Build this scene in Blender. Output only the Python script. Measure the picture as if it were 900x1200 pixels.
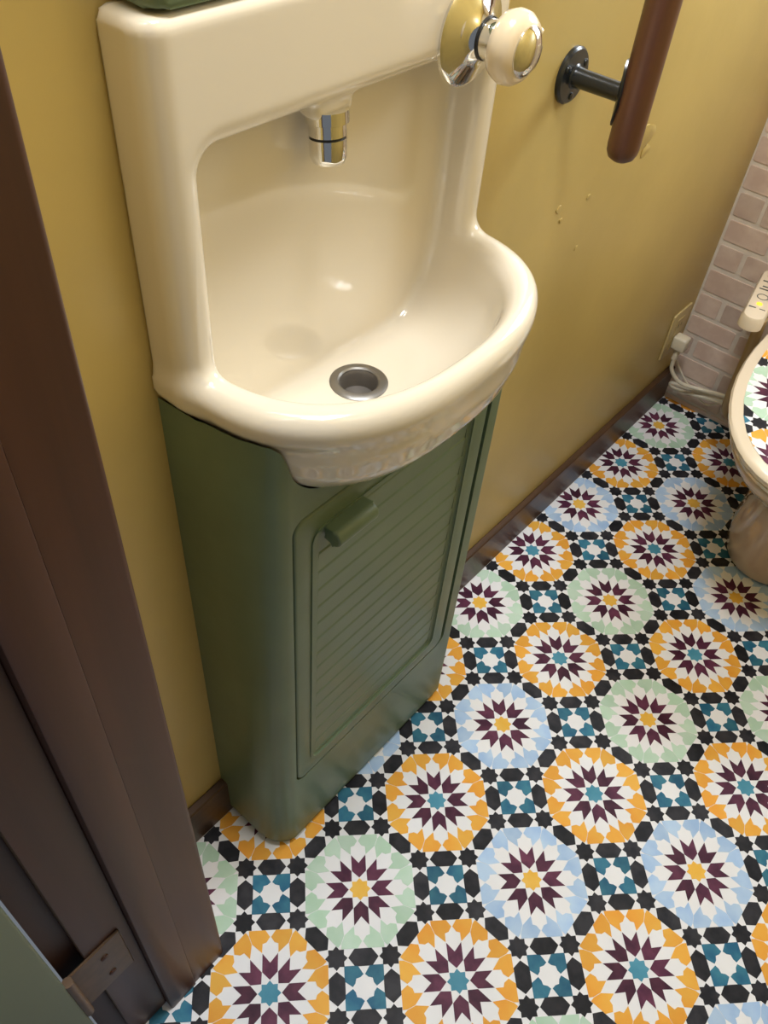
import bpy, bmesh, math, random
import numpy as np
from mathutils import Vector, Matrix

random.seed(4)
for o in list(bpy.data.objects): bpy.data.objects.remove(o)
scene = bpy.context.scene
COL = scene.collection

# ------------------------------------------------------------------ units
# All shapes are written in floor-pattern units (one rosette = 1 unit = 18 cm).
U = 0.18
XW = -1.32            # left wall plane
YB = 8.62             # back wall plane
XR = 3.15             # right wall plane
ZC = 13.2             # ceiling
def W(x, y, z): return Vector(((x - XW) * U, y * U, z * U))

# ------------------------------------------------------------------ camera
R = Matrix(((0.7553984566, 0.6517549679, 0.0677394540),
            (0.5126251697, -0.5234027948, -0.6806356953),
            (-0.4081526762, 0.5488761029, -0.7294836644)))
cam_d = bpy.data.cameras.new('camera'); cam = bpy.data.objects.new('camera', cam_d); COL.objects.link(cam)
M3 = R.transposed() @ Matrix(((1, 0, 0), (0, -1, 0), (0, 0, -1)))
cam.matrix_world = Matrix.Translation(W(1.33222813, -0.97224423, 6.98134629)) @ M3.to_4x4()
cam_d.sensor_fit = 'HORIZONTAL'; cam_d.sensor_width = 36.0
cam_d.lens = 977.87876 / 900 * 36.0
cam_d.clip_start = 0.01; cam_d.clip_end = 50
scene.camera = cam

# ------------------------------------------------------------------ world, lights, exposure
world = bpy.data.worlds.new('hall_light'); scene.world = world; world.use_nodes = True
bg = world.node_tree.nodes['Background']
bg.inputs['Color'].default_value = (0.80, 0.88, 1.0, 1); bg.inputs['Strength'].default_value = 0.10

def area(name, loc, target, sx, sy, power, color):
    d = bpy.data.lights.new(name, 'AREA'); d.shape = 'RECTANGLE'; d.size = sx; d.size_y = sy
    d.energy = power; d.color = color
    o = bpy.data.objects.new(name, d); COL.objects.link(o); o.location = loc
    o.rotation_euler = (Vector(target) - Vector(loc)).to_track_quat('-Z', 'Y').to_euler()
    return o
WX0, WX1, WZ0, WZ1 = -0.6, 2.5, 5.7, 9.2          # window opening in the back wall
area('window_daylight', W((WX0+WX1)/2, YB+0.12, (WZ0+WZ1)/2), W((WX0+WX1)/2, 0, (WZ0+WZ1)/2 - 2.0), (WX1-WX0)*U*0.94, (WZ1-WZ0)*U*0.94, 8.0, (0.80, 0.90, 1.0))
area('ceiling_lamp_light', W(0.1, 1.7, ZC-0.45), W(0.1, 1.7, 0), 0.34, 0.34, 11.5, (0.93, 0.96, 1.0))

vs = scene.view_settings
vs.view_transform = 'Standard'; vs.look = 'None'; vs.gamma = 1.0; vs.use_curve_mapping = False
vs.exposure = 0.95

# ------------------------------------------------------------------ materials
def mat(name, col, rough=0.5, metal=0.0, coat=0.0, noise=0.0, nscale=8.0, bump=0.0, bscale=60.0, rnd=0.0, spec=0.5, col2=None, sss=0.0, coatr=0.08):
    m = bpy.data.materials.new(name); m.use_nodes = True
    nt = m.node_tree; b = nt.nodes['Principled BSDF']
    b.inputs['Roughness'].default_value = rough; b.inputs['Metallic'].default_value = metal
    b.inputs['Coat Weight'].default_value = coat; b.inputs['Coat Roughness'].default_value = coatr
    b.inputs['Specular IOR Level'].default_value = spec
    c = (*col, 1); b.inputs['Base Color'].default_value = c
    tc = nt.nodes.new('ShaderNodeTexCoord'); out = None
    if noise or col2:
        n = nt.nodes.new('ShaderNodeTexNoise'); n.inputs['Scale'].default_value = nscale; n.inputs['Detail'].default_value = 5
        g = nt.nodes.new('ShaderNodeNewGeometry'); nt.links.new(g.outputs['Position'], n.inputs['Vector'])
        mx = nt.nodes.new('ShaderNodeMix'); mx.data_type = 'RGBA'
        rp = nt.nodes.new('ShaderNodeValToRGB'); rp.color_ramp.elements[0].position = 0.36; rp.color_ramp.elements[1].position = 0.64
        nt.links.new(n.outputs['Fac'], rp.inputs['Fac']); nt.links.new(rp.outputs['Color'], mx.inputs['Factor'])
        mx.inputs[6].default_value = c
        c2 = col2 if col2 else tuple(v * (1 - noise) for v in col)
        mx.inputs[7].default_value = (*c2, 1)
        out = mx.outputs[2]
    if rnd:
        oi = nt.nodes.new('ShaderNodeObjectInfo'); hs = nt.nodes.new('ShaderNodeHueSaturation')
        mr = nt.nodes.new('ShaderNodeMapRange'); mr.inputs['To Min'].default_value = 1 - rnd; mr.inputs['To Max'].default_value = 1 + rnd
        nt.links.new(oi.outputs['Random'], mr.inputs['Value']); nt.links.new(mr.outputs['Result'], hs.inputs['Value'])
        if out: nt.links.new(out, hs.inputs['Color'])
        else: hs.inputs['Color'].default_value = c
        out = hs.outputs['Color']
    if out: nt.links.new(out, b.inputs['Base Color'])
    if bump:
        n2 = nt.nodes.new('ShaderNodeTexNoise'); n2.inputs['Scale'].default_value = bscale; n2.inputs['Detail'].default_value = 3
        g2 = nt.nodes.new('ShaderNodeNewGeometry'); nt.links.new(g2.outputs['Position'], n2.inputs['Vector'])
        bp = nt.nodes.new('ShaderNodeBump'); bp.inputs['Strength'].default_value = bump; bp.inputs['Distance'].default_value = 0.002
        nt.links.new(n2.outputs['Fac'], bp.inputs['Height']); nt.links.new(bp.outputs['Normal'], b.inputs['Normal'])
    return m

def wood(name, c1, c2, rough=0.35, scale=(60, 60, 3), coat=0.25):
    m = bpy.data.materials.new(name); m.use_nodes = True; nt = m.node_tree; b = nt.nodes['Principled BSDF']
    b.inputs['Roughness'].default_value = rough; b.inputs['Coat Weight'].default_value = coat; b.inputs['Coat Roughness'].default_value = 0.25
    g = nt.nodes.new('ShaderNodeNewGeometry'); mp = nt.nodes.new('ShaderNodeMapping'); mp.inputs['Scale'].default_value = scale
    n = nt.nodes.new('ShaderNodeTexNoise'); n.inputs['Scale'].default_value = 1.0; n.inputs['Detail'].default_value = 6
    rp = nt.nodes.new('ShaderNodeValToRGB'); rp.color_ramp.elements[0].color = (*c1, 1); rp.color_ramp.elements[1].color = (*c2, 1)
    rp.color_ramp.elements[0].position = 0.3; rp.color_ramp.elements[1].position = 0.7
    nt.links.new(g.outputs['Position'], mp.inputs['Vector']); nt.links.new(mp.outputs['Vector'], n.inputs['Vector'])
    nt.links.new(n.outputs['Fac'], rp.inputs['Fac']); nt.links.new(rp.outputs['Color'], b.inputs['Base Color'])
    return m

M = {}
M['wall'] = mat('yellow_wall_paint', (0.535, 0.40, 0.135), 0.36, noise=0.10, nscale=5, bump=0.10, bscale=45)
M['white_wall'] = mat('off_white_wall', (0.70, 0.66, 0.58), 0.7)
M['ceiling'] = mat('ceiling_paper', (0.75, 0.72, 0.66), 0.8)
M['mortar'] = mat('pale_mortar_print', (0.74, 0.66, 0.58), 0.75, noise=0.10, nscale=40, bump=0.15, bscale=200)
M['brick'] = mat('pinkish_brick_print', (0.66, 0.53, 0.45), 0.75, col2=(0.57, 0.43, 0.36), nscale=30, bump=0.2, bscale=150, rnd=0.16)
M['vinyl'] = mat('white_vinyl', (0.86, 0.86, 0.88), 0.45, spec=0.22, noise=0.05, nscale=12, bump=0.04, bscale=400)
def tilemat(n, c, c2, rnd=0.18, ns=26): return mat(n, c, 0.48, spec=0.16, col2=c2, nscale=ns, rnd=rnd, bump=0.04, bscale=400)
M['t_black'] = tilemat('black_watercolour', (0.012, 0.012, 0.016), (0.030, 0.029, 0.034), 0.4, 40)
M['t_purple'] = tilemat('plum_watercolour', (0.060, 0.014, 0.036), (0.115, 0.030, 0.062), 0.35, 40)
M['t_orange'] = tilemat('orange_watercolour', (0.82, 0.36, 0.045), (0.84, 0.45, 0.07), 0.08, 16)
M['t_green'] = tilemat('mint_watercolour', (0.46, 0.66, 0.50), (0.56, 0.72, 0.60), 0.07, 20)
M['t_blue'] = tilemat('pale_blue_watercolour', (0.36, 0.53, 0.80), (0.50, 0.66, 0.86), 0.09, 20)
M['t_teal'] = tilemat('teal_watercolour', (0.020, 0.115, 0.21), (0.045, 0.19, 0.27), 0.25, 34)
M['t_tealc'] = tilemat('blue_centre_watercolour', (0.06, 0.25, 0.36), (0.09, 0.30, 0.42), 0.08)
M['t_yellow'] = tilemat('yellow_centre_watercolour', (0.82, 0.46, 0.06), (0.85, 0.52, 0.10), 0.05)
M['ceramic'] = mat('cream_glazed_ceramic', (0.77, 0.70, 0.575), 0.12, coat=0.6, coatr=0.04, bump=0.02, bscale=25)
M['cab'] = mat('sage_green_paint', (0.145, 0.205, 0.122), 0.38, coat=0.08, coatr=0.3, noise=0.10, nscale=14, bump=0.06, bscale=90)
M['cab_gap_shade'] = mat('painted_gap_shade', (0.03, 0.05, 0.03), 0.7)  # cabinet green darkened to paint in the shade of the door gap
M['chrome'] = mat('polished_chrome', (0.78, 0.77, 0.74), 0.07, metal=1.0)
M['steel'] = mat('brushed_steel', (0.27, 0.26, 0.245), 0.42, metal=1.0)
M['steel_dark'] = mat('stained_drain_steel', (0.24, 0.22, 0.20), 0.45, metal=0.7)
M['rubber'] = mat('black_rubber', (0.012, 0.012, 0.013), 0.4)
M['knob'] = mat('cream_knob_ceramic', (0.80, 0.66, 0.46), 0.2, coat=0.5)
M['iron'] = mat('black_painted_iron', (0.010, 0.013, 0.016), 0.28, coat=0.3)
M['rail'] = wood('reddish_brown_wood', (0.085, 0.031, 0.016), (0.135, 0.053, 0.028), 0.42, (70, 70, 4))
M['frame'] = wood('dark_stained_frame_wood', (0.050, 0.016, 0.007), (0.080, 0.027, 0.012), 0.45, (50, 50, 2.5), 0.08)
M['base'] = wood('dark_baseboard_wood', (0.050, 0.023, 0.010), (0.090, 0.043, 0.020), 0.42, (60, 3, 60), 0.06)
M['hinge'] = mat('brown_painted_steel', (0.15, 0.088, 0.048), 0.42, noise=0.25, nscale=60)
M['plastic'] = mat('ivory_plastic', (0.72, 0.66, 0.52), 0.35)
M['plate'] = mat('yellowed_plastic_plate', (0.56, 0.44, 0.20), 0.4)
M['toilet'] = mat('ivory_toilet_ceramic', (0.74, 0.64, 0.50), 0.12, coat=0.5)
M['toilet_reflect'] = mat('reflection_tinted_toilet_ceramic', (0.64, 0.49, 0.36), 0.12, coat=0.5)  # ivory ceramic with the pedestal's pinkish reflection put into its colour
M['hose'] = mat('tan_hose', (0.38, 0.27, 0.13), 0.45)
M['led'] = mat('orange_lamp', (0.9, 0.25, 0.02), 0.4)
_b = M['led'].node_tree.nodes['Principled BSDF']; _b.inputs['Emission Color'].default_value = (1, 0.30, 0.02, 1); _b.inputs['Emission Strength'].default_value = 1.6
M['mark'] = mat('dark_print', (0.05, 0.05, 0.05), 0.6)
M['door'] = mat('grey_green_door_paint', (0.20, 0.235, 0.155), 0.5, noise=0.05)
M['frost'] = mat('frosted_pane', (0.8, 0.85, 0.9), 0.6)
_b = M['frost'].node_tree.nodes['Principled BSDF']; _b.inputs['Emission Color'].default_value = (0.93, 0.97, 1, 1); _b.inputs['Emission Strength'].default_value = 1.0
M['lamp'] = mat('lamp_glass', (0.9, 0.88, 0.85), 0.5)
_b = M['lamp'].node_tree.nodes['Principled BSDF']; _b.inputs['Emission Color'].default_value = (0.95, 0.97, 1, 1); _b.inputs['Emission Strength'].default_value = 2.0

# ------------------------------------------------------------------ helpers
def root(name, base, label=None, cat=None, kind=None, group=None):
    o = bpy.data.objects.new(name, None); COL.objects.link(o); o.location = W(*base); o.empty_display_size = 0.05
    tag(o, label, cat, kind, group); o['org'] = list(o.location); return o
def tag(o, label=None, cat=None, kind=None, group=None):
    if label: o['label'] = label
    if cat: o['category'] = cat
    if kind: o['kind'] = kind
    if group: o['group'] = group
def org(o):
    v = Vector((0, 0, 0))
    while o is not None: v += o.location; o = o.parent
    return v
def build(name, vf, m, parent=None, base=None, smooth=False, label=None):
    """vf=(verts in pattern units, faces); top-level objects get their origin at base"""
    vs_, fs = vf
    o0 = org(parent) if parent else (W(*base) if base else Vector((0, 0, 0)))
    me = bpy.data.meshes.new(name)
    me.from_pydata([tuple(W(*v) - o0) for v in vs_], [], [tuple(f) for f in fs])
    me.validate(); me.update()
    bm = bmesh.new(); bm.from_mesh(me); bmesh.ops.recalc_face_normals(bm, faces=bm.faces); bm.to_mesh(me); bm.free()
    me.materials.append(M[m] if isinstance(m, str) else m)
    if smooth:
        me.shade_smooth()
        if smooth != 'all': me.set_sharp_from_angle(angle=math.radians(40))
    o = bpy.data.objects.new(name, me); COL.objects.link(o)
    if parent: o.parent = parent
    else: o.location = o0
    if label: o['label'] = label
    return o
def from_bm(bm):
    bm.verts.index_update(); r = ([tuple(v.co) for v in bm.verts], [[v.index for v in f.verts] for f in bm.faces]); bm.free(); return r
def join(*parts):
    V, F = [], []
    for v, f in parts:
        k = len(V); V += list(v); F += [[i + k for i in q] for q in f]
    return V, F
def box(lo, hi, bev=0.0, seg=2):
    bm = bmesh.new(); bmesh.ops.create_cube(bm, size=1)
    for v in bm.verts:
        v.co = Vector([lo[i] if v.co[i] < 0 else hi[i] for i in range(3)])
    if bev: bmesh.ops.bevel(bm, geom=list(bm.edges), offset=bev, segments=seg, profile=0.5, affect='EDGES', clamp_overlap=True)
    return from_bm(bm)
def prism(outline, axis, lo, hi, bev=0.0, seg=2):
    """outline: 2D points in the plane normal to axis (x:(y,z) y:(x,z) z:(x,y)); lo..hi along axis; bev rounds both rims"""
    def P(p, h):
        return (h, p[0], p[1]) if axis == 'x' else (p[0], h, p[1]) if axis == 'y' else (p[0], p[1], h)
    bm = bmesh.new(); a = [bm.verts.new(P(p, lo)) for p in outline]; b = [bm.verts.new(P(p, hi)) for p in outline]
    n = len(a); f0 = bm.faces.new(a); f1 = bm.faces.new(b[::-1])
    for i in range(n): bm.faces.new((a[i], b[i], b[(i+1) % n], a[(i+1) % n]))
    if bev:
        bmesh.ops.bevel(bm, geom=list(set(list(f0.edges) + list(f1.edges))), offset=bev, segments=seg, profile=0.5, affect='EDGES', clamp_overlap=True)
    return from_bm(bm)
def rrect(x0, y0, x1, y1, r, n=6, corners=(1, 1, 1, 1)):
    pts = []
    for k, (cx, cy, a0) in enumerate(((x1-r, y1-r, 0), (x0+r, y1-r, 90), (x0+r, y0+r, 180), (x1-r, y0+r, 270))):
        if not corners[k]:
            pts.append(((x1, y1), (x0, y1), (x0, y0), (x1, y0))[k]); continue
        for i in range(n + 1):
            t = math.radians(a0 + 90 * i / n); pts.append((cx + r * math.cos(t), cy + r * math.sin(t)))
    return pts
def lathe(profile, o, axis, n=40, cap=True):
    ax = Vector(axis).normalized(); u = ax.orthogonal().normalized(); v = ax.cross(u); o = Vector(o)
    V, F = [], []
    for r, h in profile:
        for i in range(n):
            t = 2 * math.pi * i / n; V.append(tuple(o + ax * h + (u * math.cos(t) + v * math.sin(t)) * max(r, 1e-4)))
    for k in range(len(profile) - 1):
        for i in range(n):
            j = (i + 1) % n; F.append((k*n+i, k*n+j, (k+1)*n+j, (k+1)*n+i))
    if cap: F.append(tuple(range(n))[::-1]); F.append(tuple(range((len(profile)-1)*n, len(profile)*n)))
    return V, F
def spline(pts, k=8):
    P = [Vector(p) for p in pts]; P = [P[0]*2-P[1]] + P + [P[-1]*2-P[-2]]; out = []
    for i in range(1, len(P) - 2):
        for j in range(k):
            t = j / k; a, b, c, d = P[i-1:i+3]
            out.append(0.5*((2*b) + (c-a)*t + (2*a-5*b+4*c-d)*t*t + (3*b-a-3*c+d)*t**3))
    out.append(P[-2]); return out
def tube(pts, r, n=10, k=8):
    P = spline(pts, k) if k else [Vector(p) for p in pts]; V, F = [], []; u = None
    for i, p in enumerate(P):
        t = (P[min(i+1, len(P)-1)] - P[max(i-1, 0)]).normalized()
        if u is None: u = t.orthogonal().normalized()
        u = (u - t * u.dot(t)).normalized(); w = t.cross(u)
        for j in range(n):
            a = 2*math.pi*j/n; V.append(tuple(p + (u*math.cos(a) + w*math.sin(a))*r))
    for i in range(len(P)-1):
        for j in range(n):
            q = (j+1) % n; F.append((i*n+j, i*n+q, (i+1)*n+q, (i+1)*n+j))
    F.append(tuple(range(n))[::-1]); F.append(tuple(range((len(P)-1)*n, len(P)*n)))
    return V, F
def loft(sections, cap=True):
    V, F = [], []; n = len(sections[0])
    for s in sections: V += [tuple(p) for p in s]
    for k in range(len(sections)-1):
        for i in range(n):
            j = (i+1) % n; F.append((k*n+i, k*n+j, (k+1)*n+j, (k+1)*n+i))
    if cap: F.append(tuple(range(n))[::-1]); F.append(tuple(range((len(sections)-1)*n, len(sections)*n)))
    return V, F

# ------------------------------------------------------------------ the room
T = 0.5
FX0 = XW; FY0 = -0.75
floor = build('floor', box((XW-T, FY0, -0.4), (XR+T, YB+T, 0.0)), 'vinyl', base=(0, 0, 0))
tag(floor, 'vinyl floor printed with orange, mint and pale blue star rosettes', None, 'structure')
wl = build('wall_left', box((XW-T, -0.34, 0), (XW, YB+T, ZC)), 'wall', base=(XW, 4, 0))
tag(wl, 'yellow ochre painted wall behind the wash basin and handrail', None, 'structure')
# back wall with its window opening
wb = build('wall_back', join(box((XW, YB, 0), (XR, YB+T, WZ0)), box((XW, YB, WZ1), (XR, YB+T, ZC)),
                             box((XW, YB, WZ0), (WX0, YB+T, WZ1)), box((WX1, YB, WZ0), (XR, YB+T, WZ1))), 'mortar', base=(1, YB, 0))
tag(wb, 'back wall papered with pale pinkish bricks and light joints', None, 'structure')
wr = build('wall_right', box((XR, -0.34, 0), (XR+T, YB+T, ZC)), 'wall', base=(XR, 4, 0))
tag(wr, 'yellow painted wall on the far side of the toilet', None, 'structure')
wf = build('wall_front', join(box((XW, -0.30, 0), (-0.60, -0.06, ZC)), box((-0.60, -0.30, 11.4), (XR, -0.06, ZC)), box((2.95, -0.30, 0), (XR, -0.06, 11.4))), 'wall', base=(-1, -0.2, 0))
tag(wf, 'yellow wall that holds the door frame', None, 'structure')
ce = build('ceiling', box((XW-T, -0.34, ZC), (XR+T, YB+T, ZC+0.4)), 'ceiling', base=(1, 4, ZC))
tag(ce, 'plain off-white ceiling above the frame', None, 'structure')
BBH, BBX = 0.50, -1.245
bb = build('baseboard_left', join(box((XW, -0.06, 0.0), (BBX, YB, BBH), 0.012, 1)), 'base', base=(XW, 4, 0))
tag(bb, 'dark brown wooden baseboard along the yellow wall', None, 'structure')

wn = root('window_1', ((WX0+WX1)/2, YB, WZ0), 'frosted window high in the brick papered wall', None, 'structure')
fr = 0.12
build('window_frame', join(box((WX0, YB-0.05, WZ0), (WX1, YB+0.2, WZ0+fr)), box((WX0, YB-0.05, WZ1-fr), (WX1, YB+0.2, WZ1)),
      box((WX0, YB-0.05, WZ0+fr), (WX0+fr, YB+0.2, WZ1-fr)), box((WX1-fr, YB-0.05, WZ0+fr), (WX1, YB+0.2, WZ1-fr))), 'frame', wn)
build('pane', box((WX0+0.02, YB+0.22, WZ0+0.02), (WX1-0.02, YB+0.26, WZ1-0.02)), 'frost', wn)

for by, bz, ry, rz in ((5.56, 4.33, 0.13, 0.10), (5.62, 4.20, 0.07, 0.05), (4.35, 4.13, 0.035, 0.03), (4.80, 4.08, 0.035, 0.02), (4.81, 3.65, 0.03, 0.02), (4.42, 4.02, 0.02, 0.02)):
    pts = []
    for kk in range(24):
        t = 2*math.pi*kk/24; w_ = 1 + 0.15*math.sin(3*t+by*7)
        pts.append((by + ry*w_*math.cos(t), bz + rz*w_*math.sin(t)))
    build('paint_blister', prism(pts, 'x', XW-0.002, XW+0.006, 0.004, 2), 'wall', wl, smooth=True)
# bricks printed with relief on the back wall
def brick(x0, x1, z0, z1):
    g = 0.021 + random.random()*0.010; j = lambda: (random.random()-0.5)*0.014
    out = rrect(x0+g+j(), z0+g+j()*0.6, x1-g+j(), z1-g+j()*0.6, 0.022, 2)
    build('brick', prism(out, 'y', YB-0.010, YB+0.004, 0.004, 1), 'brick', wb)
rows = [0.09, 0.41, 0.72, 1.016, 1.315, 1.62, 1.955, 2.28, 2.59, 2.911, 3.214, 3.53, 3.85, 4.17, 4.49]
seams = {1: [-1.134], 2: [-0.666], 3: [-1.134, -0.48], 4: [-0.68], 5: [-0.985, -0.62], 6: [-0.42], 7: [-0.97, -0.60], 8: [-0.75], 9: [-0.98, -0.35], 10: [-0.80], 11: [-1.05, -0.5]}
rowz = [-0.2] + rows + [4.49 + 0.318*k for k in range(1, 17)]
for i in range(len(rowz)-1):
    z0, z1 = max(rowz[i], 0.0), rowz[i+1]
    xs = [XW-0.02] + seams.get(i, [-0.9 if i % 2 else -0.6])
    while xs[-1] < XR: xs.append(xs[-1] + random.choice((0.62, 0.66, 0.36)))
    for a, b in zip(xs[:-1], xs[1:]): 
        a, b = max(a, XW), min(b, XR)
        if z1 > WZ0-0.02 and z0 < WZ1 and b > WX0 and a < WX1:
            if a < WX0-0.15: b = WX0
            elif b > WX1+0.15: a = WX1
            else: continue
        if b-a > 0.12: brick(a, b, z0, z1)

# ------------------------------------------------------------------ floor pattern
S8 = lambda R1, R2: [((R1 if k % 2 == 0 else R2)*math.cos(k*math.pi/8), (R1 if k % 2 == 0 else R2)*math.sin(k*math.pi/8)) for k in range(16)]
P_STAR = S8(0.086, 0.064)
P_HEX = [(0.116, 0), (0.066, 0.062), (-0.066, 0.062), (-0.116, 0), (-0.066, -0.062), (0.066, -0.062)]
P_BLUE = [(0.15, 0.15), (0.046, 0.15), (0.006, 0.090), (0.030, 0.070), (0.062, 0.062), (0.070, 0.030), (0.090, 0.006), (0.15, 0.046)]
P_CENTRE = S8(0.086, 0.064)
P_PETAL = [(0.090, 0), (0.144, 0.058), (0.272, 0.059), (0.207, 0), (0.272, -0.059), (0.144, -0.058)]   # along +x
P_EDGE_A = [(0.437, 0.040), (0.437, 0.166), (0.402, 0.1645), (0.340, 0.139), (0.276, 0.062), (0.340, 0.060), (0.350, 0.030), (0.388, 0.004)]
P_EDGE_B = [(x, -y) for x, y in P_EDGE_A][::-1]
TH = 0.0022
def clip(poly, inside_fns):
    for (nx, ny, c) in inside_fns:          # keep nx*x+ny*y<=c
        out = []
        for i in range(len(poly)):
            a, b = poly[i], poly[(i+1) % len(poly)]
            da, db = nx*a[0]+ny*a[1]-c, nx*b[0]+ny*b[1]-c
            if da <= 0: out.append(a)
            if (da < 0 < db) or (db < 0 < da):
                t = da/(da-db); out.append((a[0]+(b[0]-a[0])*t, a[1]+(b[1]-a[1])*t))
        poly = out
        if len(poly) < 3: return []
    return poly
def pattern(xr, yr):
    """yields (name, material, local polygon, cx, cy, rot)"""
    D = math.pi/4
    for ix in range(*xr):
        for iy in range(*yr):
            e = 'orange' if (ix+iy) % 2 == 0 else ('mint' if iy % 4 in (0, 1) else 'pale_blue')
            em = {'orange': 't_orange', 'mint': 't_green', 'pale_blue': 't_blue'}[e]
            yield ('centre_star_tile', 't_tealc' if e == 'orange' else 't_yellow', P_CENTRE, ix, iy, math.pi/8*0)
            for k in range(8):
                yield ('plum_petal_tile', 't_purple', P_PETAL, ix, iy, k*D)
                yield (e + '_border_tile', em, P_EDGE_A, ix, iy, k*D)
                yield (e + '_border_tile', em, P_EDGE_B, ix, iy, k*D)
            for dx, dy in ((0.5, 0.2071), (0.5, -0.2071), (0.2071, 0.5), (-0.2071, 0.5)):
                yield ('black_star_tile', 't_black', P_STAR, ix+dx, iy+dy, 0)
            for dx, dy, r in ((0.5, 0, math.pi/2), (0, 0.5, 0), (0.3536, 0.3536, -D), (-0.3536, 0.3536, D), (0.3536, -0.3536, D), (-0.3536, -0.3536, -D)):
                yield ('black_hexagon_tile', 't_black', P_HEX, ix+dx, iy+dy, r)
            for k in range(4):
                yield ('teal_corner_tile', 't_teal', P_BLUE, ix+0.5, iy+0.5, D + k*math.pi/2)
def xf(poly, cx, cy, r):
    c, s = math.cos(r), math.sin(r); return [(cx+x*c-y*s, cy+x*s+y*c) for x, y in poly]
Rn = np.array(R); Cn = np.array((1.33222813, -0.97224423, 6.98134629))
def in_frame(x, y, z, m=20):
    q = Rn @ (np.array((x, y, z)) - Cn)
    if q[2] <= 0: return False
    px, py = 450+977.88*q[0]/q[2], 600+977.88*q[1]/q[2]
    return -m < px < 900+m and -m < py < 1200+m
def tile_mesh(poly, z0, z1):
    n = len(poly); V = [(x, y, z1) for x, y in poly] + [(x, y, z0) for x, y in poly]
    return V, [tuple(range(n))] + [(i, n+i, n+(i+1) % n, (i+1) % n) for i in range(n)]
shared = {}
def lay(parent, xr, yr, off, rot, planes, z, hidden, cap=300):
    """lays the pattern; whole pieces share a mesh, cut ones get their own; pieces out of view are joined"""
    rest = {}; count = {}; o0 = org(parent); cand = []
    for name, m, poly, cx, cy, r in pattern(xr, yr):
        c, s = math.cos(rot), math.sin(rot)
        wx, wy, wr = off[0]+cx*c-cy*s, off[1]+cx*s+cy*c, r+rot
        wp = xf(poly, wx, wy, wr); cp = clip(wp, planes)
        if not cp: continue
        ar = abs(sum(cp[i-1][0]*cp[i][1]-cp[i][0]*cp[i-1][1] for i in range(len(cp))))/2
        if ar < 0.0006: continue
        if hidden and all(hidden(x, y) for x, y in cp): continue
        cand.append((math.dist((wx, wy, z), Cn), name, m, poly, wx, wy, wr, wp, cp))
    cand.sort(key=lambda t: t[0])
    for d, name, m, poly, wx, wy, wr, wp, cp in cand:
        if any(in_frame(x, y, z) for x, y in cp) and count.get(name, 0) < cap:
            count[name] = count.get(name, 0) + 1
            if len(cp) == len(wp) and all(math.dist(a, b) < 1e-9 for a, b in zip(cp, wp)):
                key = (id(poly), m)
                if key not in shared:
                    me = bpy.data.meshes.new(name); v, f = tile_mesh(poly, -0.0002, TH)
                    me.from_pydata([(a*U, b*U, c*U) for a, b, c in v], [], f); me.materials.append(M[m]); shared[key] = me
                o = bpy.data.objects.new(name, shared[key]); COL.objects.link(o); o.parent = parent
                o.location = W(wx, wy, z) - o0; o.rotation_euler = (0, 0, wr)
            else:
                build(name, tile_mesh(cp, z-0.0002, z+TH), m, parent)
        else:
            rest.setdefault((name, m), []).append(tile_mesh(cp, z-0.0002, z+TH))
    for (name, m), parts in rest.items():
        o = build(name, join(*parts), m, parent); o['kind'] = 'stuff'
CABX, CABY0, CABY1 = -0.65, 0.75, 2.93
lay(floor, (-2, 5), (-1, 10), (0, 0), 0, [(-1, 0, -BBX), (1, 0, XR), (0, 1, YB), (0, -1, -(FY0))], 0.0,
    lambda x, y: x < CABX-0.22 and CABY0+0.16 < y < CABY1-0.2 or (x < -0.5 and y < -0.06))

# ------------------------------------------------------------------ door frame and door
fm = root('trim_1', (-0.5, -0.4, 0), 'dark brown stained wooden door frame beside the yellow wall', None, 'structure')
build('casing', prism(rrect(-0.62, -0.312, -0.462, -0.03, 0.025, 4, (1, 1, 0, 0)), 'z', 0, ZC-1.2), 'frame', fm, smooth=True)
build('jamb', prism(rrect(-0.66, -0.535, -0.450, -0.314, 0.010, 2), 'z', 0, ZC-1.2), 'frame', fm, smooth=True)
build('rebate', box((-0.66, -0.815, 0), (-0.520, -0.535, ZC-1.2), 0.006, 1), 'frame', fm)
build('outer_jamb', box((-0.70, -0.95, 0), (-0.60, -0.815, ZC-1.2)), 'frame', fm)
hg = build('hinge', box((-0.52, -0.93, 1.27), (-0.502, -0.60, 1.86), 0.006, 1), 'hinge', fm, label='brown painted steel hinge leaf')
for hz in (1.42, 1.70):
    build('screw', lathe([(0.024, 0), (0.024, 0.006), (0.016, 0.010), (0, 0.011)], (-0.502, -0.73, hz), (1, 0, 0), 12), 'frame', hg, smooth=True)
build('hinge_pin', lathe([(0.03, 0), (0.03, 0.62)], (-0.485, -0.945, 1.26), (0, 0, 1), 12), 'hinge', hg, smooth=True)
dr = build('door_1', box((-0.66, -4.9, 0.06), (-0.46, -0.965, 11.2), 0.015, 2), 'door', base=(-0.55, -3, 0.06), smooth=True)
tag(dr, 'grey-green painted door standing open at the frame', None, 'structure')

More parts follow.
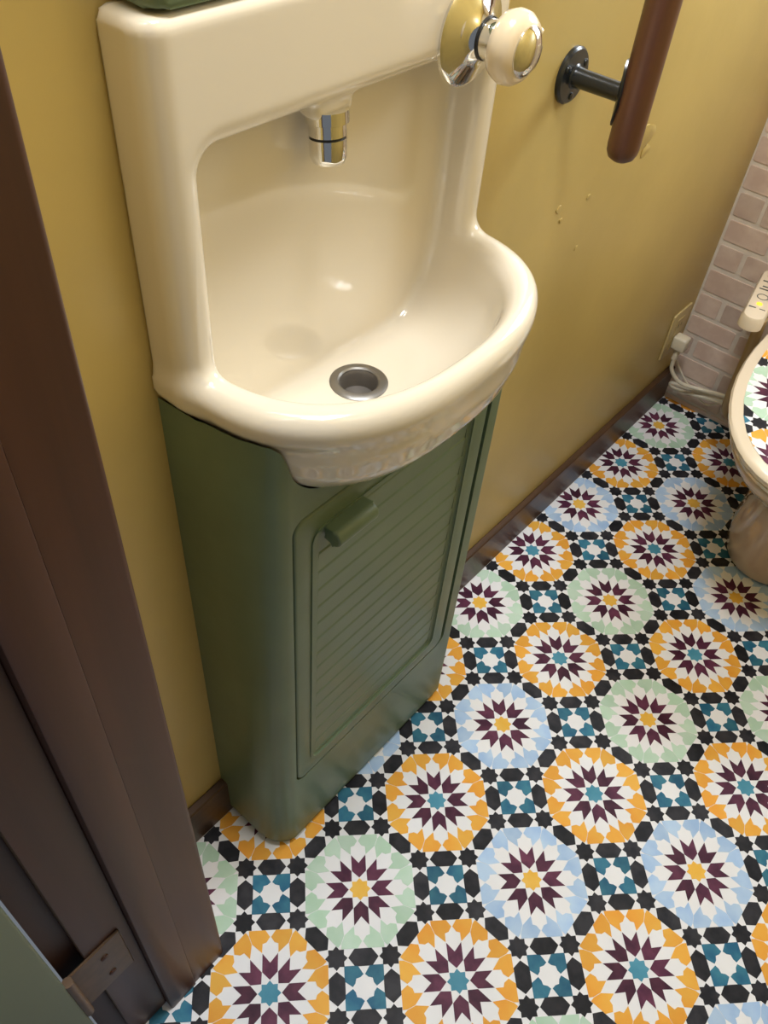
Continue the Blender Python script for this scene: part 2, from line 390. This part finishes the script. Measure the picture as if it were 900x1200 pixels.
# ------------------------------------------------------------------ wash basin (smooth implicit surface)
AC = (CABY0 + CABY1) / 2
def smax(a, b, k): h = np.clip(0.5 - 0.5*(b-a)/k, 0, 1); return b*(1-h) + a*h + k*h*(1-h)
def smin(a, b, k): return -smax(-a, -b, k)
def dplan(a, d, A, d0, B, n=2.3):
    """signed distance-like value of a D plan: straight sides to d0, then a superellipse reaching d0+B"""
    u = np.abs(a)/A; v = np.maximum(d-d0, 0)/B; s = np.maximum(u**n + v**n, 1e-9); g = s**(1/n)
    gu = s**(1/n-1)*u**(n-1)/A; gv = s**(1/n-1)*v**(n-1)/B
    return (g-1)/np.maximum(np.sqrt(gu*gu+gv*gv), 0.25)
def ext(p, z, z0, z1, r):
    q = np.maximum(z0-z, z-z1)
    a, b = p+r, q+r
    return np.sqrt(np.maximum(a, 0)**2 + np.maximum(b, 0)**2) + np.minimum(np.maximum(a, b), 0) - r
SX, SY = -1.165, 1.70
def basin_sdf(x, y, z):
    d = x - XW; a = y - AC
    # upright back panel
    px = np.maximum(np.abs(a)-1.09, d-0.25)
    r = 0.11; ex, ey = np.abs(a)-1.09+r, d-0.25+r
    pl = np.sqrt(np.maximum(ex, 0)**2+np.maximum(ey, 0)**2)+np.minimum(np.maximum(ex, ey), 0)-r
    panel = ext(pl, z, 4.46, 6.07, 0.05)
    slab = ext(dplan(a, d, 1.075, 0.18, 0.85, 2.6), z, 4.45, 4.63, 0.085)
    belly = ext(dplan(a, d, 1.045, 0.12, 0.945, 2.5) - 0.26*np.clip(z-4.45, -0.5, 0.1), z, 3.97, 4.58, 0.27)
    s = smin(panel, slab, 0.10)
    s = smin(s, belly, 0.10)
    pin = dplan(a, d, 0.885, 0.16, 0.745, 2.4) - 0.22*np.clip(z-4.55, -0.45, 0.06)
    cav = np.maximum(ext(pin, z, 3.0, 5.605, 0.10), ext(pin, z, 4.10, 7.0, 0.30))
    cav = smax(cav, 0.045-d, 0.06)
    s = smax(s, -cav, 0.09)
    boss = ext(np.sqrt((x-SX)**2+(y-SY)**2)-0.125, z, 5.535, 5.8, 0.03)
    s = smin(s, smax(boss, d-0.205, 0.03), 0.025)
    hole = np.maximum(np.maximum(np.sqrt((x+1.02)**2+(y-AC)**2)-0.12, 3.99-z), z-4.3)
    s = np.maximum(s, -hole)
    return np.maximum(s, 0.006-d)
def surface_net(fn, lo, hi, h):
    ax = [np.arange(lo[i], hi[i]+h, h) for i in range(3)]
    X, Y, Z = np.meshgrid(*ax, indexing='ij'); F = fn(X, Y, Z)
    ins = F < 0; sh = F.shape
    cnt = np.zeros(tuple(s-1 for s in sh), int); acc = np.zeros(cnt.shape+(3,)); nE = np.zeros(cnt.shape)
    cs = [(i, j, k) for i in (0, 1) for j in (0, 1) for k in (0, 1)]
    sl = lambda c: tuple(slice(c[i], sh[i]-1+c[i]) for i in range(3))
    for c in cs: cnt += ins[sl(c)]
    for c in cs:
        for e in range(3):
            if c[e]: continue
            c2 = list(c); c2[e] = 1; f1, f2 = F[sl(c)], F[sl(c2)]
            m = (f1 < 0) != (f2 < 0); t = np.where(m, f1/np.where(m, f1-f2, 1), 0)
            for i in range(3): acc[..., i] += np.where(m, c[i] + (t if i == e else 0), 0)
            nE += m
    act = nE > 0; idx = -np.ones(cnt.shape, int); idx[act] = np.arange(act.sum())
    ijk = np.argwhere(act); V = (ijk + acc[act]/nE[act][:, None])*h + np.array(lo)
    faces = []
    for e in range(3):
        o1, o2 = [i for i in range(3) if i != e]
        s1 = [slice(1, sh[i]-1) for i in range(3)]; s1[e] = slice(0, sh[e]-1); s2 = list(s1); s2[e] = slice(1, sh[e])
        A_, B_ = ins[tuple(s1)], ins[tuple(s2)]; p = np.argwhere(A_ != B_)
        flip = A_[A_ != B_]
        base = p.copy(); base[:, o1] += 1; base[:, o2] += 1
        q = []
        for da, db in ((0, 0), (1, 0), (1, 1), (0, 1)):
            b = base.copy(); b[:, o1] -= da; b[:, o2] -= db; q.append(idx[b[:, 0], b[:, 1], b[:, 2]])
        q = np.stack(q, 1); sw = flip if e != 1 else ~flip
        q[~sw] = q[~sw][:, ::-1]; faces.append(q)
    Fc = np.concatenate(faces); Fc = Fc[(Fc >= 0).all(1)]
    for _ in range(3):                                   # settle vertices on the surface
        x, y, z = V.T; f = fn(x, y, z); ep = 1e-4
        g = np.stack([(fn(x+ep, y, z)-f)/ep, (fn(x, y+ep, z)-f)/ep, (fn(x, y, z+ep)-f)/ep], 1)
        V = V - np.clip(f/np.maximum((g*g).sum(1), 0.2), -h*0.4, h*0.4)[:, None]*g
    return V, Fc
bs = root('wash_basin', (XW+0.2, AC, 3.96), 'cream ceramic wash basin with tall back on the green cabinet', 'wash basin')
V, Fc = surface_net(basin_sdf, (XW-0.01, CABY0-0.05, 3.88), (XW+1.15, CABY1+0.05, 6.14), 0.017)
build('ceramic_bowl', (V.tolist(), Fc.tolist()), 'ceramic', bs, smooth='all')
DX, DZ = -1.02, 4.10
dn = build('drain_flange', lathe([(0.108, -0.02), (0.108, 0.006), (0.118, 0.014), (0.150, 0.012), (0.163, 0.004), (0.163, -0.004)], (DX, AC, DZ), (0, 0, 1), 40, cap=False), 'steel', bs, smooth=True, label='brushed steel drain ring')
build('drain_cup', lathe([(0.110, 0.004), (0.100, -0.02), (0.094, -0.10), (0, -0.10)], (DX, AC, DZ), (0, 0, 1), 32, cap=False), 'steel_dark', dn, smooth=True)
# spout under the niche edge
SA = (-0.10, 0.02, 1)
sp = build('spout', lathe([(0.098, 0.02), (0.098, -0.030), (0.084, -0.036), (0.084, -0.085)], (SX, SY, 5.535), SA, 32), 'chrome', bs, smooth=True, label='short chrome water spout')
build('spout_ring', lathe([(0.080, -0.084), (0.080, -0.097)], (SX, SY, 5.535), SA, 32), 'rubber', sp, smooth=True)
build('aerator', lathe([(0.085, -0.096), (0.083, -0.175), (0.072, -0.200), (0.05, -0.206), (0, -0.20)], (SX, SY, 5.535), SA, 32), 'chrome', sp, smooth=True)
# tap handle on the panel
KO = (-1.075, 2.545, 5.71)
es = build('escutcheon', lathe([(0.23, 0.0), (0.23, 0.018), (0.212, 0.034), (0.14, 0.06), (0.105, 0.09), (0.095, 0.105), (0, 0.105)], KO, (1, 0, 0), 48), 'chrome', bs, smooth=True, label='chrome cone behind the tap knob')
KH = (KO[0]-0.016, KO[1], KO[2])
kn = build('handle_stem', lathe([(0.0920, 0.1200), (0.0920, 0.1320)], KH, (1, 0, 0), 40), 'rubber', bs, smooth=True)
build('stem_collar', lathe([(0.0864, 0.1312), (0.0896, 0.2000), (0.0800, 0.2320)], KH, (1, 0, 0), 40), 'chrome', kn, smooth=True)
kb = build('tap_knob', lathe([(0.0720, 0.2040), (0.1120, 0.2000), (0.1424, 0.2200), (0.1576, 0.2600), (0.1536, 0.3000), (0.1320, 0.3320), (0.1000, 0.3440), (0.0640, 0.3440)], KH, (1, 0, 0), 48), 'knob', bs, smooth='all', label='cream ceramic tap knob')
build('knob_cap', lathe([(0.1056, 0.3320), (0.1072, 0.3488), (0.0920, 0.3640), (0.0560, 0.3792), (0.0240, 0.3840), (0.0000, 0.3848)], KH, (1, 0, 0), 40), 'chrome', kb, smooth=True)
build('knob_peg', lathe([(0.0176, 0.0000), (0.0192, 0.0400), (0.0144, 0.0528), (0.0000, 0.0560)], (KH[0]+0.275, KO[1]+0.140, KO[2]+0.03), (0.25, 1, 0.15), 16), 'knob', kb, smooth=True)

# green cabinet on the wall above the basin
wc = root('wall_cabinet', (XW, AC, 6.16), 'green painted cabinet edge just above the basin top, upper left', 'cabinet')
build('carcass', prism(rrect(XW, 0.82, -1.085, 2.85, 0.06, 5, (1, 0, 0, 1)), 'z', 6.085, 9.2, 0.02, 2), 'cab', wc, smooth=True)
build('cabinet_door', box((-1.086, 0.98, 6.45), (-1.070, 2.70, 9.0), 0.006, 1), 'cab', wc)

# ------------------------------------------------------------------ cabinet under the basin
cb = root('vanity_cabinet', (-1.0, AC, 0), 'sage green slim cabinet with louvred door under the basin', 'cabinet')
DY0, DY1, DZ0, DZ1 = 0.968, 2.685, 1.04, 3.88
GR = 0.038
gap = 0.013
XF = CABX - 0.006
CRL, CRR = 0.20, 0.11
def ztop(x, y):
    x = max(x, XW+0.06)
    zz = np.linspace(3.7, 4.56, 172); f = basin_sdf(np.full(172, x), np.full(172, y), zz)
    k = np.argmax(f < 0.012); return float(zz[k]) if f[k] < 0.012 else 4.48
def half(ya, s, CX=0.42):
    CR = CRL if s > 0 else CRR                       # plan from the wall round one front corner to the flat front
    yc = ya + s*CR; return [(XW+0.001, ya)] + [(XF-CX+CX*math.sin(t), yc-s*CR*math.cos(t)) for t in np.linspace(0, math.pi/2, 15)]
left = half(CABY0, 1, 0.24); right = half(CABY1, -1, 0.24)[::-1]
flat = [(XF, y) for y in np.linspace(CABY0+CRL, CABY1-CRR, 90)[1:-1]]
plan = left + flat + right
bm = bmesh.new()
def strip(ya, s, rev):
    """side wall and rounded corner; the corner grows fuller towards the floor"""
    rows_ = []
    for f in (0, 0.25, 0.5, 0.75, 0.85, 0.92, 0.96, 1.0):
        pl = half(ya, s, 0.24 + 0.18*f); pl = pl[::-1] if rev else pl
        fit = []
        for x, y in pl:                 # lean in under the ceramic edge near the top
            t = y
            for _ in range(60 if x-XW > 0.2 else 0):
                if float(basin_sdf(np.array([x]), np.array([t]), np.array([4.51]))[0]) < -0.012 or (t-AC)*(y-AC) < 0: break
                t += s*0.005
            fit.append((x, y + (t-y)*f**8))
        pl = fit
        rows_.append([bm.verts.new((x, y, ZB + (ztop(x, y)-ZB)*f)) for x, y in pl])
    for a_, b_ in zip(rows_[:-1], rows_[1:]):
        for k in range(len(a_)-1): bm.faces.new((a_[k], a_[k+1], b_[k+1], b_[k]))
    return rows_
ZB = 0.10
Lr = strip(CABY0, 1, False); Rr = strip(CABY1, -1, True)
fb = [Lr[0][-1]] + [bm.verts.new((x, y, ZB)) for x, y in flat] + [Rr[0][0]]
ft = [Lr[-1][-1]] + [bm.verts.new((x, y, ztop(x, y))) for x, y in flat] + [Rr[-1][0]]
loop = fb + [r[0] for r in Rr[1:-1]] + ft[::-1] + [r[-1] for r in Lr[1:-1]][::-1]
hole = [bm.verts.new((XF, y, z)) for y, z in rrect(DY0-gap, DZ0-gap, DY1+GR, DZ1+gap, 0.09, 6)]
eds = []
for lp in (loop, hole):
    for k in range(len(lp)):
        e = bm.edges.get((lp[k], lp[(k+1) % len(lp)])) or bm.edges.new((lp[k], lp[(k+1) % len(lp)])); eds.append(e)
bmesh.ops.triangle_fill(bm, edges=eds, use_beauty=True, normal=(1, 0, 0))
hole2 = [bm.verts.new((XF-0.045, v.co.y, v.co.z)) for v in hole]
for k in range(len(hole)): bm.faces.new((hole[k], hole[(k+1) % len(hole)], hole2[(k+1) % len(hole)], hole2[k]))
body_vf = from_bm(bm)
plinth = [(max(x-0.022, XW+0.001), AC+(y-AC)*0.975) for x, y in plan]
build('body', body_vf, 'cab', cb, smooth=True)
build('plinth', prism(plinth, 'z', 0.002, ZB+0.012), 'cab', cb, smooth=True)
build('cabinet_floor', prism([(x-0.004 if x > XW+0.01 else x, AC+(y-AC)*0.995) for x, y in plan], 'z', ZB+0.013, ZB+0.05), 'cab', cb)
def frame_faces(o, i, x0, x1):
    """closed ring between two outlines of equal count in the y,z plane"""
    n = len(o); V = [(x1, *p) for p in o] + [(x1, *p) for p in i] + [(x0, *p) for p in o] + [(x0, *p) for p in i]; F = []
    for k in range(n):
        j = (k+1) % n
        F += [(k, j, n+j, n+k), (2*n+k, 3*n+k, 3*n+j, 2*n+j), (k, 2*n+k, 2*n+j, j), (n+k, n+j, 3*n+j, 3*n+k)]
    return V, F
build('door_gap_shade', prism(rrect(DY0-gap, DZ0-gap, DY1+GR, DZ1+gap, 0.09, 6), 'x', CABX-0.065, CABX-0.046), 'cab_gap_shade', cb)  # backing sheet behind the door, coloured dark as the gap's shade
IY0, IY1, IZ0, IZ1 = DY0+0.155, DY1-0.165, DZ0+0.17, DZ1-0.17
dp = build('door', frame_faces(rrect(DY0, DZ0, DY1, DZ1, 0.08, 6), rrect(IY0, IZ0, IY1, IZ1, 0.08, 6), CABX-0.026, CABX-0.002), 'cab', cb, smooth=True)
_bm = bmesh.new(); _bm.from_mesh(dp.data)
xt = max(v.co.x for v in _bm.verts)
ed = [e for e in _bm.edges if all(v.co.x > xt-1e-5 for v in e.verts) and any(abs(f.normal.x) < 0.3 for f in e.link_faces)]
bmesh.ops.bevel(_bm, geom=ed, offset=0.018*U, segments=3, profile=0.5, affect='EDGES'); _bm.to_mesh(dp.data); _bm.free()
dp.data.shade_smooth(); dp.data.set_sharp_from_angle(angle=math.radians(40))
# stepped moulding inside the frame
build('moulding', frame_faces(rrect(IY0-0.002, IZ0-0.002, IY1+0.002, IZ1+0.002, 0.08, 6), rrect(IY0+0.035, IZ0+0.035, IY1-0.035, IZ1-0.035, 0.05, 6), CABX-0.026, CABX-0.012), 'cab', dp, smooth=True)
build('moulding', frame_faces(rrect(IY0-0.03, IZ0-0.03, IY1+0.03, IZ1+0.03, 0.10, 6), rrect(IY0-0.008, IZ0-0.008, IY1+0.008, IZ1+0.008, 0.085, 6), CABX-0.02, CABX+0.006), 'cab', dp, smooth=True)
build('door_back', box((CABX-0.026, IY0, IZ0), (CABX-0.022, IY1, IZ1)), 'cab', dp)
ns = 15; pz = (IZ1-IZ0-0.07)/ns
sl_me = None
for k in range(ns):
    z0 = IZ0+0.035+k*pz; z1 = z0+pz
    prof = [(CABX-0.026, z0), (CABX-0.0165, z0), (CABX-0.0115, z1-0.020), (CABX-0.0120, z1-0.013), (CABX-0.0165, z1), (CABX-0.026, z1)]
    if sl_me is None:
        s0 = build('slat', prism([(x, z) for x, z in prof], 'y', IY0+0.036, IY1-0.036), 'cab', dp, smooth=False); sl_me = s0.data; zb = z0
    else:
        s = bpy.data.objects.new('slat', sl_me); COL.objects.link(s); s.parent = dp; s.location = (0, 0, (z0-zb)*U)
# half-round pull
hprof = [(CABX-0.004, 3.725), (CABX+0.062, 3.725)] + [(CABX+0.062+0.058*math.sin(t), 3.667+0.058*math.cos(t)) for t in np.linspace(0.1, math.pi*0.98, 18)] + [(CABX+0.05, 3.607), (CABX+0.035, 3.62), (CABX+0.02, 3.655), (CABX-0.004, 3.66)]
build('handle', prism(hprof, 'y', 1.18, 1.50, 0.034, 4), 'cab', dp, smooth=True, label='rounded green pull')

# ------------------------------------------------------------------ handrail
FY, FZ = 4.08, 5.115
RX = -0.845
hr = root('handrail', (RX, FY, 4.73), 'vertical brown wooden handrail on a black wall bracket', 'handrail')
rl = lathe([(0.0, 0.0), (0.05, 0.004), (0.082, 0.025), (0.098, 0.06), (0.102, 0.10), (0.102, 3.4), (0.08, 3.47), (0, 3.5)], (RX, FY, 4.735), (0, 0, 1), 40)
build('rail', rl, 'rail', hr, smooth='all', label='reddish brown wooden rail with rounded end')
for zz in (FZ, 7.7):
    fl = build('wall_flange', lathe([(0.168, 0.0), (0.168, 0.02), (0.155, 0.034), (0.075, 0.040), (0.066, 0.05), (0, 0.05)], (XW, FY, zz), (1, 0, 0), 40), 'iron', hr, smooth=True, label='black iron wall flange')
    for t in (30, 150, 270):
        c, s = math.cos(math.radians(t)), math.sin(math.radians(t))
        build('screw', lathe([(0.024, 0), (0.022, 0.010), (0.012, 0.014), (0, 0.014)], (XW+0.035, FY+0.118*c, zz+0.118*s), (1, 0, 0), 14), 'iron', fl, smooth=True)
    build('bracket_arm', lathe([(0.066, 0.03), (0.058, 0.10), (0.056, 0.30), (0.056, 0.385)], (XW, FY, zz), (1, 0, 0), 28), 'iron', hr, smooth=True)
    # curved saddle plate against the rail
    V, F = [], []
    na, nz = 12, 13
    for rr in (0.100, 0.118):
        for i in range(nz):
            zt = -0.19 + 0.38*i/(nz-1); wdt = 1.05*math.sqrt(max(1-(zt/0.192)**2, 0.04))
            for j in range(na):
                t = math.pi + (j/(na-1)*2-1)*wdt*0.85; V.append((RX+rr*math.cos(t), FY+rr*math.sin(t), zz+zt))
    N = na*nz
    for i in range(nz-1):
        for j in range(na-1):
            a = i*na+j; F += [(a, a+1, a+na+1, a+na), (N+a, N+a+na, N+a+na+1, N+a+1)]
    for i in range(nz-1):
        F += [(i*na, (i+1)*na, N+(i+1)*na, N+i*na), (i*na+na-1, N+i*na+na-1, N+(i+1)*na+na-1, (i+1)*na+na-1)]
    for j in range(na-1):
        F += [(j, N+j, N+j+1, j+1), ((nz-1)*na+j, (nz-1)*na+j+1, N+(nz-1)*na+j+1, N+(nz-1)*na+j)]
    build('saddle_plate', (V, F), 'iron', hr, smooth=True)

# ------------------------------------------------------------------ outlet, plug, cords
ot = root('wall_outlet', (XW, 8.22, 0.86), 'ivory outlet plate low on the yellow wall near the brick corner', 'outlet')
build('cover_plate', prism(rrect(7.99, 0.87, 8.46, 1.53, 0.03, 4), 'x', XW, XW+0.028, 0.010, 2), 'plate', ot, smooth=True)
ins = build('socket_insert', prism(rrect(8.13, 0.98, 8.32, 1.42, 0.015, 3), 'x', XW+0.027, XW+0.036, 0.004, 1), 'plate', ot, smooth=True)
for zc in (1.10, 1.32):
    for dy in (-0.035, 0.035):
        build('slot', box((XW+0.0355, 8.225+dy-0.006, zc-0.025), (XW+0.0370, 8.225+dy+0.006, zc+0.025)), 'mark', ins)
pg = root('power_plug', (XW+0.04, 8.22, 1.0), 'ivory plug with cord in the outlet by the corner', 'plug')
build('plug_body', box((XW+0.0375, 8.14, 1.01), (XW+0.22, 8.30, 1.19), 0.03, 3), 'plastic', pg, smooth=True)
build('strain_relief', tube([(XW+0.13, 8.22, 1.015), (XW+0.13, 8.21, 0.93), (XW+0.12, 8.21, 0.86)], 0.036, 10, 4), 'plastic', pg, smooth=True)
build('cord', tube([(XW+0.12, 8.21, 0.87), (XW+0.15, 8.23, 0.68), (XW+0.30, 8.30, 0.52), (XW+0.55, 8.40, 0.50), (XW+0.80, 8.40, 0.56), (XW+1.05, 8.40, 0.60), (XW+1.45, 8.42, 0.66)], 0.026, 10), 'plastic', pg, smooth=True)
c2 = build('bundled_cord', join(tube([(XW+1.05, 8.42, 0.52), (XW+0.75, 8.44, 0.46), (XW+0.45, 8.46, 0.40), (XW+0.22, 8.47, 0.36), (XW+0.13, 8.47, 0.33), (XW+0.22, 8.46, 0.29), (XW+0.5, 8.44, 0.36), (XW+0.8, 8.42, 0.44), (XW+1.1, 8.40, 0.50)], 0.026, 10)), 'plastic', base=(XW+0.5, 8.44, 0.3), smooth=True)
tag(c2, 'looped ivory cord bundle hanging behind the toilet near the floor', 'cord')
c3 = build('earth_wire', tube([(XW+0.06, 8.33, 0.90), (XW+0.10, 8.42, 0.72), (XW+0.30, 8.50, 0.44), (XW+0.6, 8.54, 0.24), (XW+0.75, 8.54, 0.30), (XW+0.95, 8.52, 0.62), (XW+1.15, 8.48, 0.80)], 0.013, 8), 'plastic', base=(XW+0.5, 8.5, 0.2), smooth=True)
tag(c3, 'thin ivory wire lying against the brick wall below the outlet', 'wire')

# ------------------------------------------------------------------ toilet
TX = 1.0
def toil(hw, yf, yb, n=48, y0=7.25, nn=2.2):
    pts = []
    for i in range(n):
        t = 2*math.pi*i/n; c, s = math.cos(t), math.sin(t)
        sx = math.copysign(abs(c)**(2/nn), c); sy = math.copysign(abs(s)**(2/nn), s)
        yy = y0 + (sy*(yb-y0) if s > 0 else sy*(y0-yf)); pts.append((TX+hw*sx, yy))
    return pts
tl = root('toilet', (TX, 7.2, 0), 'ivory toilet with a star patterned lid by the brick wall', 'toilet')
prof = [(0.0, 0.50, 6.38, 8.30), (0.05, 0.54, 6.33, 8.32), (0.25, 0.56, 6.30, 8.32), (0.7, 0.53, 6.28, 8.30), (1.05, 0.54, 6.18, 8.28), (1.35, 0.66, 5.92, 8.26), (1.60, 0.84, 5.62, 8.25), (1.80, 0.98, 5.38, 8.25), (1.95, 1.04, 5.26, 8.25), (2.04, 1.05, 5.23, 8.25), (2.07, 1.02, 5.27, 8.22)]
build('pedestal', loft([[(x, y, z) for x, y in toil(hw, yf, yb)] for z, hw, yf, yb in prof]), 'toilet_reflect', tl, smooth='all')
build('seat', loft([[(x, y, z) for x, y in toil(hw, yf, 7.9)] for z, hw, yf in ((2.075, 1.03, 5.22), (2.085, 1.07, 5.17), (2.13, 1.085, 5.15), (2.165, 1.07, 5.17))]), 'toilet', tl, smooth=True)
ld = build('lid', loft([[(x, y, z) for x, y in toil(hw, yf, 7.95)] for z, hw, yf in ((2.17, 1.09, 5.15), (2.18, 1.125, 5.11), (2.225, 1.135, 5.10), (2.25, 1.12, 5.12), (2.258, 1.09, 5.15))]), 'toilet', tl, smooth=True)
shp = toil(1.02, 5.24, 7.85, 40)
build('lid_sheet', prism(shp, 'z', 2.257, 2.262), 'vinyl', ld)
planes = []
for i in range(len(shp)):
    a, b = shp[i], shp[(i+1) % len(shp)]; nx, ny = b[1]-a[1], a[0]-b[0]; l = math.hypot(nx, ny); nx /= l; ny /= l
    planes.append((nx, ny, nx*a[0]+ny*a[1]))
lay(ld, (-3, 5), (-2, 4), (0.41+0.3827, 6.33-0.9239), math.pi/8, planes, 2.2622, None)
build('tank', loft([[(x, y, z) for x, y in rrect(TX-0.98+o, 7.98+o, TX+0.98-o, 8.58-o*0.5, 0.15, 6)] for z, o in ((2.3, 0.08), (2.6, 0.03), (4.6, 0.0), (4.7, 0.0), (4.78, 0.03))]), 'toilet', tl, smooth=True)
build('seat_hinge_unit', box((TX-1.02, 7.55, 2.08), (TX+1.02, 8.1, 2.45), 0.08, 3), 'toilet', tl, smooth=True)
CA = math.radians(10.6)
def cp(u, v): return (-0.27 + u*math.cos(CA) - v*math.sin(CA), 6.95 + u*math.sin(CA) + v*math.cos(CA))
cpn = build('control_panel', loft([[(*cp(u, v), z) for u, v in rrect(-0.12+o, 0.03+o, 0.12-o, 1.15-o, 0.115-o, 8)] for z, o in ((2.32, 0.03), (2.34, 0.0), (2.44, 0.0), (2.475, 0.02), (2.485, 0.05))]), 'toilet', tl, smooth=True, label='ivory side control panel with orange light')
build('panel_arm', box((-0.36, 7.45, 2.20), (0.15, 7.95, 2.40), 0.05, 2), 'toilet', cpn, smooth=True)
build('indicator_light', lathe([(0.030, 0), (0.030, 0.008), (0.015, 0.014), (0, 0.015)], (*cp(0.0, 0.34), 2.485), (0, 0, 1), 20), 'led', cpn, smooth=True)
def mark(u, v, a, b):
    out = [cp(u-a, v-b), cp(u+a, v-b), cp(u+a, v+b), cp(u-a, v+b)]
    build('button_mark', prism(out, 'z', 2.484, 2.4875), 'mark', cpn)
mark(-0.05, 0.25, 0.035, 0.008); mark(0.05, 0.25, 0.03, 0.005)
for k, vv in enumerate((0.66, 0.72, 0.84, 0.96)): mark(0.0, vv, 0.07-0.02*(k % 2), 0.011)
build('button_ring', lathe([(0.060, 0), (0.060, 0.003), (0.050, 0.003), (0.050, 0)], (*cp(0.0, 0.5), 2.484), (0, 0, 1), 24, cap=False), 'mark', cpn)
build('hose', tube([(-0.25, 7.30, 2.34), (-0.24, 7.38, 1.9), (-0.26, 7.58, 1.2), (-0.24, 7.78, 0.8), (-0.05, 8.0, 0.66), (0.3, 8.2, 0.75), (0.6, 8.3, 0.9)], 0.058, 14), 'hose', tl, smooth=True, label='tan hose hanging under the control panel')

# ceiling lamp (above the frame)
cl = root('ceiling_lamp', (0.1, 1.7, ZC), 'small round ceiling lamp above the room', 'lamp')
build('lamp_base', lathe([(0.9, 0.0), (0.9, -0.12), (0.8, -0.16), (0, -0.16)], (0.1, 1.7, ZC), (0, 0, 1), 32), 'white_wall', cl, smooth=True)
build('lamp_shade', lathe([(0.78, -0.16), (0.75, -0.28), (0.55, -0.36), (0, -0.38)], (0.1, 1.7, ZC), (0, 0, 1), 32), 'lamp', cl, smooth=True)
